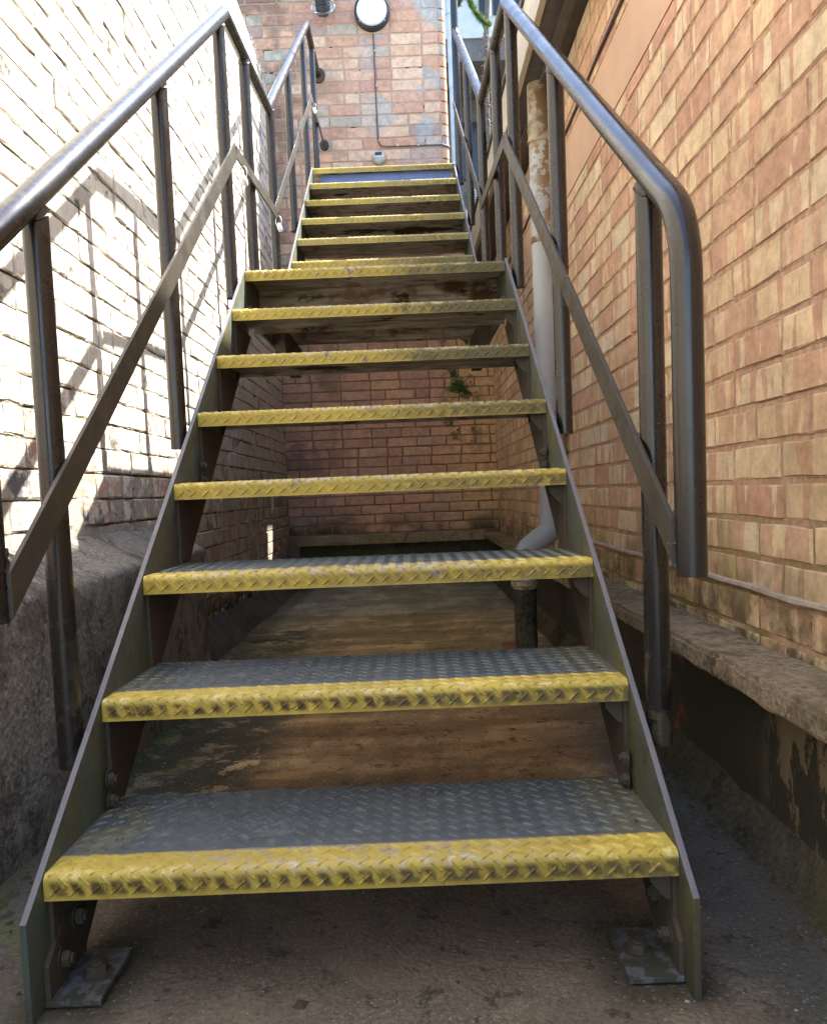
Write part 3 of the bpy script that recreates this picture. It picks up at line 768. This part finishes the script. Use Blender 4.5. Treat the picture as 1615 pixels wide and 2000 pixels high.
for i, (y, z) in enumerate(steps+[(1.785, 1.496)]):
    for x in (-.33, .005, .36):
        if 5 < i: 
            b = B().cyl((x, y+.045, z-.0055), (x, y+.045, z-.016), .0095, 6).cyl((x, y+.045, z-.016), (x, y+.045, z-.030), .0045, 8); b.obj('tread_bolt', M['under'], st)
# stringers: plates whose top edge runs through the nosing line
def stringer(side, y0, z0, n, foot):
    # nosing line z = z0 + .733 (y-y0)
    k = RISE/GO
    top = lambda y: z0+k*(y-y0)-.002
    xa, xb = (.4505, .4600) if side > 0 else (-.4600, -.4505)
    yE = y0+GO*n+.02
    if foot: poly = [(-.055, .0), (-.055, top(-.055)+.0), (yE, top(yE)), (yE, top(yE)-.25), (.075+.0, .0)]
    else: poly = [(y0-.075, 1.43), (y0-.075, 1.60), (y0-.03, top(y0-.03)), (yE, top(yE)), (yE, top(yE)-.235), (y0+.10, 1.43)]
    B().prism_x(poly, xa, xb).obj('stringer', M['stringer'], st, bevel=.0012)
for sd in (-1, 1):
    stringer(sd, 0, RISE, 7, True); stringer(sd, UP0, 1.496+RISE, 6, False)
    xa, xb = (.4505, .4600) if sd > 0 else (-.4600, -.4505)
    B().box((xa, 1.807, 1.335), (xb, UP0-.077, 1.4955)).obj('landing_side_beam', M['stringer'], st, bevel=.0012)
    B().box((xa, 4.362, 2.62), (xb, 5.44, 2.8045)).obj('landing_side_beam', M['stringer'], st, bevel=.0012)
    # support knees under the landing
    x0, x1 = (.405, .449) if sd > 0 else (-.449, -.405)
    B().prism_x([(2.32, 1.415), (2.93, 1.415), (2.84, 1.27), (2.40, 1.27)], x0, x1).obj('landing_knee', M['bracket'], st)
# triangular end brackets, cleats
for i, (y, z) in enumerate(steps):
    for sd in (-1, 1):
        f = lambda a, b: (min(sd*a, sd*b), max(sd*a, sd*b))
        if i < 7:
            yb = y+.013; zz = z-.0375
            zl = max(RISE/GO*yb-.052, .012)
            poly = [(yb, zz), (yb, zl)]
            if i == 0: poly += [(.105, .012)]
            poly += [((zz+.052)/(RISE/GO), zz)]
            x0, x1 = f(.4435, .4500)
            B().prism_x(poly, x0, x1).obj('tread_bracket', M['bracket'], st)
        xa, xb = f(.443, .398)
        zt = z-.0375
        if i < 7 and sd > 0: B().prism_y([(sd*.4432, zt+.0005), (sd*.412, zt+.0005), (sd*.414, zt-.016), (sd*.434, zt-.040), (sd*.4432, zt-.044)], y+.020, y+.026).obj('end_cleat', M['bracket'], st)

def hexbolt(p, d, r=.011, h=.009, washer=True, name='bolt', mat=None):
    p = Vector(p); d = Vector(d).normalized(); b = B()
    if washer: b.cyl(p, p+d*.002, r*1.45, 16)
    b.cyl(p+d*.002, p+d*(.002+h), r, 6); b.cyl(p+d*(.002+h), p+d*(.006+h), r*.6, 10)
    return b.obj(name, mat or M['bracket'], st)

# rails ------------------------------------------------------------------
TR = .0215
def topz(y): return RISE+RISE/GO*y
posts = [(.215, topz(.215)-.07), (.975, topz(.975)-.062), (1.745, topz(1.745)-.075), (2.20, 1.40), (2.815, 1.46), (3.55, 1.683+.733*(3.55-UP0)-.07), (4.40, 2.65), (5.04, 2.64)]
def railz(y):
    if y < 1.84: return topz(y)+.848
    if y < 2.755: return 2.384+.09*(y-1.84)/.915
    if y < 4.74: return 2.474+.733*(y-2.755)
    return 3.925
for sd in (-1, 1):
    x = .4885*sd
    ny_ = .040 if sd > 0 else -.008
    pts = [(x, ny_, .572 if sd > 0 else .55), (x, ny_, topz(ny_)+.86), (x, 1.84, 2.384), (x, 2.755, 2.474), (x, 4.74, 3.925), (x, 5.44, 3.925)]
    if sd > 0: pts = pts[:4]+[(x, 4.30, 2.474+.733*(4.30-2.755))]
    P = dense(fillet(pts, [.155, .045, .02, .05], 10), .06)
    B().tube(P, TR+.0008, 24).obj('handrail', M['rail'], st, True)
    for y, zb in (posts if sd < 0 else posts[:6]):
        zt = railz(y)-.008
        b = B().tube([(x, y, zb), (x, y, zt)], TR-.0006, 22); b.obj('post', M['rail'], st, True)
        # weld bead at the rail
        b = B(); b.tube([Vector((x+.0222*math.cos(t), y+.0222*math.sin(t), zt-.012+.0168*math.sin(t)+.0006*math.sin(9*t))) for t in [2*PI*i/28 for i in range(29)]], .0016, 6)
        b.obj('weld', M['rail'], st, True)
        if y < 2.0:
            for dz in (-.105, -.142):
                hexbolt((.4432*sd, y+.035, topz(y)+dz), (-sd, 0, 0))
    # flat mid rail on the inner side of the posts
    def bar(pa, pb, h=.052, cut=False):
        (ya, za), (yb, zb) = pa, pb
        d = Vector((yb-ya, zb-za)).normalized(); nrm = Vector((-d.y, d.x))*h/2
        xa, xb = (.4595, .4665) if sd > 0 else (-.4665, -.4595)
        poly = [(ya+nrm.x, za+nrm.y), (ya-nrm.x, za-nrm.y), (yb-nrm.x, zb-nrm.y), (yb+nrm.x, zb+nrm.y)]
        if cut:
            hv = h/2/abs(d.x); poly[0] = (ya, za+hv); poly[1] = (ya, za-hv)
        B().prism_x(poly, xa, xb).obj('mid_rail', M['flat'], st, bevel=.001)
    ya, za = .060, .187+.733*.060+.42
    bar((ny_, .632+.728*(ny_-.052)), (1.800, 1.905), cut=True)
    b = B(); b.tube([Vector((.4660*sd, ny_+.004+.002*math.sin(k*2.1), .585+.0068*k)) for k in range(11)], [.0035+.001*math.sin(k*3) for k in range(11)], 6); b.obj('weld', M['rail'], st, True); bar((1.812, 1.905), (2.662, 1.985), .042); bar((2.655, 1.975), (4.60 if sd < 0 else 4.28, 3.375 if sd < 0 else 3.145), .042)
    if sd < 0: bar((4.605, 3.370), (5.42, 3.40), .036)
    # wall fixing at the top of the left rail and plastic ties on the mid rail joints
    if sd < 0:
        for y, z in ((1.88, 1.86), (2.70, 1.955), (4.66, 3.34)):
            b = B(); b.tube([Vector((x*.955+.012+.013*math.cos(t), y+.006*math.sin(t), z+.026*math.sin(t))) for t in [2*PI*i/20 for i in range(21)]], .0014, 6)
            b.lathe((x*.955+.016, y-.006, z-.030), (.3, -.2, -1), [(.004, -.022), (.010, -.012), (.0115, .004), (.009, .016), (.003, .022)], 10)
            b.obj('cable_tie', M['tie'], st, True)
B().tube([(.4885, 4.30, 2.66), (.4885, 4.30, 5.1)], .0235, 22).obj('tall_post', M['rail'], st, True)
B().cyl((-.4885, 5.43, 3.925), (-.4885, 5.452, 3.925), .055, 20).obj('wall_flange', M['bracket'], st)
B().cyl((-.463, 5.415, 3.40), (-.463, 5.452, 3.40), .035, 16).obj('wall_flange', M['bracket'], st)

# feet -------------------------------------------------------------------
for sd in (-1, 1):
    f = lambda a, b: (min(sd*a, sd*b), max(sd*a, sd*b))
    x0, x1 = f(.372, .4500)
    B().box((x0, -.018, .0045), (x1, .118, .0135)).obj('foot_plate', M['fplate'], st, bevel=.0015)
    x0, x1 = f(.4425, .4502)
    B().prism_x([(-.015, .0135), (-.015, .062), (.045, .105), (.115, .105), (.115, .0135)], x0, x1).obj('foot_angle', M['bracket'], st, bevel=.001)
    b = hexbolt((.402*sd, .050, .0135), (0, 0, 1), .0155, .013); b.name = 'anchor_bolt'
    hexbolt((.4425*sd, .030, .050), (-sd, 0, 0), .0125, .011); hexbolt((.4425*sd, .085, .085), (-sd, 0, 0), .0125, .011)

# ------------------------------------------------------------------ white downpipe on the right wall
dp = thing('rusty_downpipe', 'white and rusty cast downpipe standing by the right wall behind the handrail', 'downpipe', (.71, 2.5, 0))
px, py = .706, 2.5
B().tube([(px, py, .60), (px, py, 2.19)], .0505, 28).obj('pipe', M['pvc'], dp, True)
B().lathe((px, py, 2.165), (0, 0, 1), [(.051, 0), (.056, .005), (.056, .017), (.0525, .022), (.0525, .052), (.0555, .057), (.0555, .067), (.052, .073), (.052, .245)], 28).obj('socket', M['rust'], dp, True, label='rust-brown socket collar')
el = fillet([(px, py, .62), (px-.006, py, .515), (.592, py-.01, .435), (.578, py-.01, .30)], [.055, .05], 8)
B().tube(dense(el, .02), .0505, 26).obj('elbow', M['pvc'], dp, True)
B().lathe((.578, py-.01, .300), (0, 0, -1), [(.058, 0), (.060, .008), (.060, .020), (.054, .026), (.054, .034)], 26).obj('collar', M['rust'], dp, True)
B().tube([(.578, py-.01, .005), (.578, py-.01, .27)], .049, 26).obj('lower_pipe', M['fillet'], dp, True)
for z_ in (1.75, .95):
    B().lathe((px, py, z_), (0, 0, 1), [(.0515, 0), (.0535, .002), (.0535, .026), (.0515, .028)], 26).obj('pipe_clip', M['rust'], dp, True)
    B().box((px+.03, py-.075, z_+.003), (RW+.002, py+.075, z_+.025)).obj('clip_lug', M['rust'], dp)
B().box((.478, 2.44, .002), (.53, 2.56, .016)).obj('drain_tile', M['terra'], dp, bevel=.003)

# cable along the right wall --------------------------------------------
pts = [Vector((RW-.006, y, 2.140+.004*math.sin(y*5)+.006*mnoise.noise(Vector((y*3, 0, 0))))) for y in [-.4+5.6*i/110 for i in range(111)]]
o = B().tube(pts, .0055, 8).obj('wall_cable', M['cable'], None, True); o['label'] = 'thin dark cable running level near the top of the right brick wall'; o['category'] = 'cable'

# ------------------------------------------------------------------ things on the rear wall
bh = thing('bulkhead_light', 'round black-rimmed bulkhead light with a white diffuser on the rear wall', 'wall light', (-.055, BW, 4.362))
B().lathe((-.055, BW-.001, 4.362), (0, -1, 0), [(.132, 0), (.134, .02), (.132, .058), (.120, .066), (.116, .060)], 40).obj('rim', M['black'], bh, True)
B().lathe((-.055, BW-.058, 4.362), (0, -1, 0), [(.1165, 0), (.112, .016), (.092, .030), (.055, .038), (.012, .041)], 40).obj('diffuser', M['diff'], bh, True)
for a in (-130, -50, 50, 130):
    t = math.radians(a); B().cyl((-.055+.123*math.sin(t), BW-.060, 4.362+.123*math.cos(t)), (-.055+.123*math.sin(t), BW-.069, 4.362+.123*math.cos(t)), .005, 10).obj('screw', M['steel'], bh)
cpts = fillet([(-.053, BW-.010, 4.215), (-.050, BW-.010, 3.375), (.465, BW-.010, 3.372), (.507, BW+.035, 3.372), (.508, BW+.15, 3.372)], [.055, .03, .02], 8)
o = B().tube(dense(cpts, .05), .0048, 8).obj('light_cable', M['cable'], None, True); o['label'] = 'purple-grey cable dropping from the round light and turning right along the rear wall'; o['category'] = 'cable'
cc = thing('cable_clips', 'row of small white clips holding the cable below the round light', 'cable clips', (-.05, BW, 3.7))
for x_, z_ in ((-.046, 4.09), (-.044, 3.83), (-.042, 3.42), (.10, 3.377), (.26, 3.377), (.45, 3.377)): B().box((x_-.004, BW-.018, z_-.006), (x_+.006, BW-.004, z_+.005)).obj('clip', M['tie'], cc)
sl_ = thing('solar_light', 'small round metal solar light low on the rear wall above the top step', 'solar light', (-.048, BW, 3.288))
B().lathe((-.048, BW-.001, 3.288), (0, -1, 0), [(.052, 0), (.053, .018), (.050, .028), (.038, .038), (.015, .042)], 32).obj('body', M['steel'], sl_, True)
B().box((-.074, BW-.047, 3.302), (-.024, BW-.036, 3.322)).obj('solar_cell', M['winglass'], sl_, bevel=.002)
B().box((-.094, BW-.044, 3.288), (-.002, BW-.034, 3.293)).obj('trim', M['white'], sl_)
gl = thing('glass_wall_lantern', 'ribbed black lantern in a clear glass dish at the top of the rear wall', 'lantern', (-.42, BW, 4.40))
B().lathe((-.42, BW-.10, 4.36), (0, -.35, 1), [(.034, -.045), (.048, -.02), (.053, .01), (.053, .22), (.050, .24)], 24).obj('lamp_body', M['black'], gl, True)
for h in [.02+.018*i for i in range(8)]: B().lathe((-.42, BW-.10, 4.36), (0, -.35, 1), [(.0535, h-.002), (.058, h), (.0535, h+.003)], 20).obj('rib', M['black'], gl, True)
B().lathe((-.42, BW-.085, 4.385), (0, -.9, .5), [(.088, -.006), (.094, 0), (.094, .006), (.088, .009), (.080, .006), (.080, -.004)], 36).obj('glass_ring', M['glass'], gl, True)
for sx in (-1, 1):
    b = B(); b.tube([Vector((-.42+sx*(.098+.012*math.cos(t)), BW-.05, 4.335+.014*math.sin(t))) for t in [2*PI*i/14 for i in range(15)]], .0028, 6); b.obj('wire_loop', M['steel'], gl, True)
B().box((-.45, BW-.06, 4.50), (-.39, BW+.001, 4.56)).obj('bracket', M['black'], gl)

gp = thing('blue_grey_downpipe', 'pale blue-grey downpipe beside the right end of the rear wall', 'downpipe', (.60, 5.42, 2.8))
B().tube([(.533, 5.40, 2.80), (.533, 5.40, 3.78)], .0215, 20).obj('pipe', M['bluepipe'], gp, True)
B().tube([(.533, 5.40, 3.775), (.533, 5.40, 4.32)], .0245, 20).obj('pipe', M['bluepipe'], gp, True)
B().tube([(.533, 5.40, 4.31), (.533, 5.40, 4.75)], .031, 20).obj('socket', M['bluepipe'], gp, True)
# ------------------------------------------------------------------ background beyond the rear wall
up = B().box((-6, 5.76, 2.55), (14, 14, 2.72)); o = up.obj('upper_yard', M['coping'], None, kind='structure')
up = B().box((.802, 5.562, -.02), (3.2, 5.76, 2.70)); o = up.obj('retaining_wall', M['rm']); o['label'] = 'retaining wall below the upper yard behind the right handrail'; o['category'] = 'wall'
rbld = thing('rendered_house', 'pale blue-white rendered house seen in the gap beyond the top of the stairs', 'house', (1.2, 8, 2.7))
Y8 = 8.0
B().box((-.5, Y8, 5.50), (4.5, Y8+.4, 7.5)).obj('upper_wall', M['render'], rbld)
B().box((-.5, Y8+.02, 5.27), (4.5, Y8+1.2, 5.498)).obj('overhang', M['slate'], rbld)
B().box((-.5, Y8+.9, 2.7), (4.5, Y8+1.3, 5.268)).obj('lower_wall', M['slate'], rbld)
for x_ in (.85, 1.35, 2.1): 
    w_ = B().box((x_, Y8+.86, 4.35), (x_+.42, Y8+.898, 5.0)).obj('window', M['winglass'], rbld)
for x_ in (1.02, 1.17, 1.4):
    f_ = B().box((x_, Y8-.03, 5.72), (x_+.10, Y8-.002, 6.9)).obj('window', M['winglass'], rbld)
    B().box((x_+.102, Y8-.04, 5.70), (x_+.13, Y8-.002, 6.95)).obj('window_frame', M['white'], rbld)
B().box((.80, Y8+.80, 3.86), (1.9, Y8+.898, 3.98)).obj('window_sill', M['white'], rbld)
B().box((.80, Y8+.84, 3.5), (1.9, Y8+.898, 3.85)).obj('window', M['winglass'], rbld)
ab = B().box((.90, Y8+.82, 4.08), (1.10, Y8+.898, 4.22)).obj('air_brick', M['render'], rbld)
for i in range(6):
    for j in range(4): B().box((.915+.030*i, Y8+.812, 4.092+.030*j), (.930+.030*i, Y8+.8195, 4.107+.030*j)).obj('vent_hole', M['winglass'], rbld)
wp = thing('white_waste_pipe', 'short white bent waste pipe in the gap right of the upper handrail', 'waste pipe', (.98, 7, 3.3))
B().tube(dense(fillet([(1.02, 7.1, 3.72), (.955, 7.1, 3.72), (.945, 7.1, 3.36)], .02, 6), .03), .022, 14).obj('pipe', M['white'], wp, True)
gr = thing('grey_guard_rail', 'low grey guard rail beyond the top landing in the gap', 'guard rail', (.9, 6.2, 2.72))
B().box((.66, 6.20, 3.10), (1.6, 6.23, 3.125)).obj('top_bar', M['steel'], gr)
B().box((.66, 6.20, 2.86), (1.6, 6.23, 2.885)).obj('lower_bar', M['steel'], gr)
for x_ in (.68, 1.1, 1.5): B().box((x_, 6.201, 2.72), (x_+.02, 6.229, 3.10)).obj('upright', M['steel'], gr)

# climbing trunk with a spiky green shoot
tr = thing('spiky_shrub', 'spiky green shoot arching from a mottled trunk above the right handrail', 'shrub', (.95, 5.9, 2.72))
tp = [Vector((.86, 5.9, 2.72)), Vector((.85, 5.9, 3.3)), Vector((.845, 5.88, 3.9)), Vector((.86, 5.88, 4.4)), Vector((.90, 5.9, 4.9)), Vector((.93, 5.9, 5.2))]
b = B(); b.tube(dense(fillet(tp, .5, 6), .06), .022, 10); b.obj('trunk', M['bark'], tr, True)
b = B(); b.tube([Vector((.865, 5.86, 4.38)), Vector((.82, 5.80, 4.47)), Vector((.765, 5.78, 4.535)), Vector((.735, 5.78, 4.605)), Vector((.68, 5.78, 4.67)), Vector((.64, 5.78, 4.60))], .008, 6); b.obj('branch', M['bark'], tr, True)
rr = random.Random(5); b = B()
sh = [Vector((.865, 5.80, 4.20)), Vector((.80, 5.79, 4.235)), Vector((.745, 5.78, 4.30)), Vector((.715, 5.78, 4.37)), Vector((.69, 5.78, 4.42)), Vector((.655, 5.78, 4.44)), Vector((.63, 5.78, 4.41)), Vector((.615, 5.78, 4.36))]
sh = dense(fillet(sh, .05, 4), .004)
sh = [p+Vector((.02, 0, .235)) for p in sh]
for p in sh:
    for q in range(34):
        d = Vector((rr.uniform(-1, 1), rr.uniform(-1, .6), rr.uniform(-1, 1))).normalized(); l = rr.uniform(.025, .05); w = d.orthogonal().normalized()*.0035
        b.add([p-w, p+w, p+d*l], [(0, 1, 2)])
b.obj('leaves', M['green'], tr, kind='stuff')
b = B()
for i in range(500):
    t = rr.random(); p = Vector((.85+.02*rr.gauss(0, 1), 5.87+.02*rr.gauss(0, 1), 2.9+1.5*t)); d = Vector((rr.uniform(-1, 1), rr.uniform(-1, 0), rr.uniform(-1, 1))).normalized()*rr.uniform(.01, .022); w = d.orthogonal().normalized()*.008
    b.add([p-w, p+w, p+d], [(0, 1, 2)])
b.obj('bark_flakes', M['bark'], tr, kind='stuff')

# chicken wire above the fascia
b = B()
for i in range(26):
    for j in range(7):
        y = 1.2+i*.07; z = 2.62+j*.055; sh_ = (.035 if j % 2 else 0)
        for dy, dz in ((.0175, .018), (-.0175, .018)): b.cyl((.66, y+sh_, z), (.66+.002, y+sh_+dy*1.9, z+dz*1.5), .0009, 4)
        b.cyl((.66, y+sh_+.0333, z+.027), (.66, y+sh_+.0333, z+.055), .0009, 4)
o = b.obj('chicken_wire', M['black'], None, kind='stuff'); o['label'] = 'thin wire netting standing above the cream fascia'; o['category'] = 'netting'

# weeds on top of the left wall
def tuft(name, label, c, rad, n, mat, seed, sz=(.01, .03), flat_=.6):
    rr = random.Random(seed); b = B()
    for i in range(n):
        p = Vector(c)+Vector((rr.gauss(0, rad[0]), rr.gauss(0, rad[1]), abs(rr.gauss(0, rad[2]))))
        d = Vector((rr.uniform(-1, 1), rr.uniform(-1, 1), rr.uniform(-.3, 1))).normalized()*rr.uniform(*sz); w = d.orthogonal().normalized()*d.length*.28
        b.add([p-w, p+w, p+d], [(0, 1, 2)])
    o = b.obj(name, mat); o['label'] = label; o['category'] = name.replace('_', ' '); return o
tuft('dry_weeds', 'dry pale weeds hanging off the far end of the limewashed wall', (-.895, 5.05, 3.80), (.02, .22, .05), 1500, M['chip'], 3, (.005, .014))
tuft('green_weed', 'small green weed on top of the sunlit wall above the left handrail', (-.90, 3.75, 3.86), (.02, .06, .05), 400, M['green'], 4, (.015, .04))
tuft('moss_clump', 'green moss clump growing on the rear wall under the landing', (.50, 5.440, 1.48), (.030, .006, .045), 900, M['green'], 9, (.008, .026))

# ------------------------------------------------------------------ grit, leaves and chips
def grit(name, n, fn, size, mat, seed):
    rr = random.Random(seed); b = B()
    for i in range(n):
        x, y, z = fn(rr); s = rr.uniform(*size)*(1 if rr.random() < .9 else 2)
        a = rr.uniform(0, 6.28); k = rr.choice((3, 4, 5)); h = s*rr.uniform(.2, .5)
        ring = [(x+s*math.cos(a+6.283*q/k)*rr.uniform(.6, 1.1), y+s*math.sin(a+6.283*q/k)*rr.uniform(.6, 1.1), z) for q in range(k)]
        b.add(ring+[(x, y, z+h)], [(q, (q+1) % k, k) for q in range(k)])
    return b.obj(name, mat, None, kind='stuff')
def on_floor(rr):
    return rr.uniform(-.69, .70), rr.uniform(-.35, 1.2)**1, .0012
grit('floor_grit', 1100, on_floor, (.0008, .0024), M['chip'], 1)
def on_tread(rr):
    i = rr.choice((0, 0, 1, 1, 1, 2, 2)); return (rr.choice((rr.uniform(-.44, .44), rr.gauss(.38, .04), rr.gauss(-.38, .04)))), steps[i][0]+(rr.uniform(.08, .30) if rr.random() < .5 else rr.uniform(.24, .305)), steps[i][1]+.0008
def clampx(fn):
    def g(rr):
        x, y, z = fn(rr); return max(-.44, min(.44, x)), y, z
    return g
grit('tread_grit', 230, clampx(on_tread), (.0010, .0028), M['chip'], 2)
grit('tread_leaf_litter', 160, clampx(lambda rr: (rr.gauss(-.40, .03) if rr.random() < .6 else rr.gauss(.40, .03), *((lambda i: (steps[i][0]+rr.uniform(.08, .30), steps[i][1]+.0008))(rr.choice((0, 1, 2, 2)))))), (.002, .005), M['leafdead'], 3)
grit('floor_leaf_litter', 520, lambda rr: (rr.choice((rr.uniform(-.69, .70), rr.gauss(-.66, .03), rr.gauss(.68, .02))), rr.uniform(-.3, 2.2), .0012), (.002, .007), M['leafdead'], 4)
grit('ledge_grit', 420, lambda rr: (rr.uniform(.66, .775), rr.uniform(-.1, 2.4), .3795), (.0008, .0024), M['chip'], 5)
def on_ledge(rr):
    x = rr.uniform(-.87, -.72); return x, rr.uniform(.2, 1.95), .528+(-.71-x)*.56+.002
grit('left_ledge_grit', 300, on_ledge, (.0012, .0035), M['chip'], 6)
grit('wall_foot_moss', 700, lambda rr: (-.70+abs(rr.gauss(0, .03)), rr.uniform(-.2, 2.1), .0), (.004, .011), M['moss'], 8)
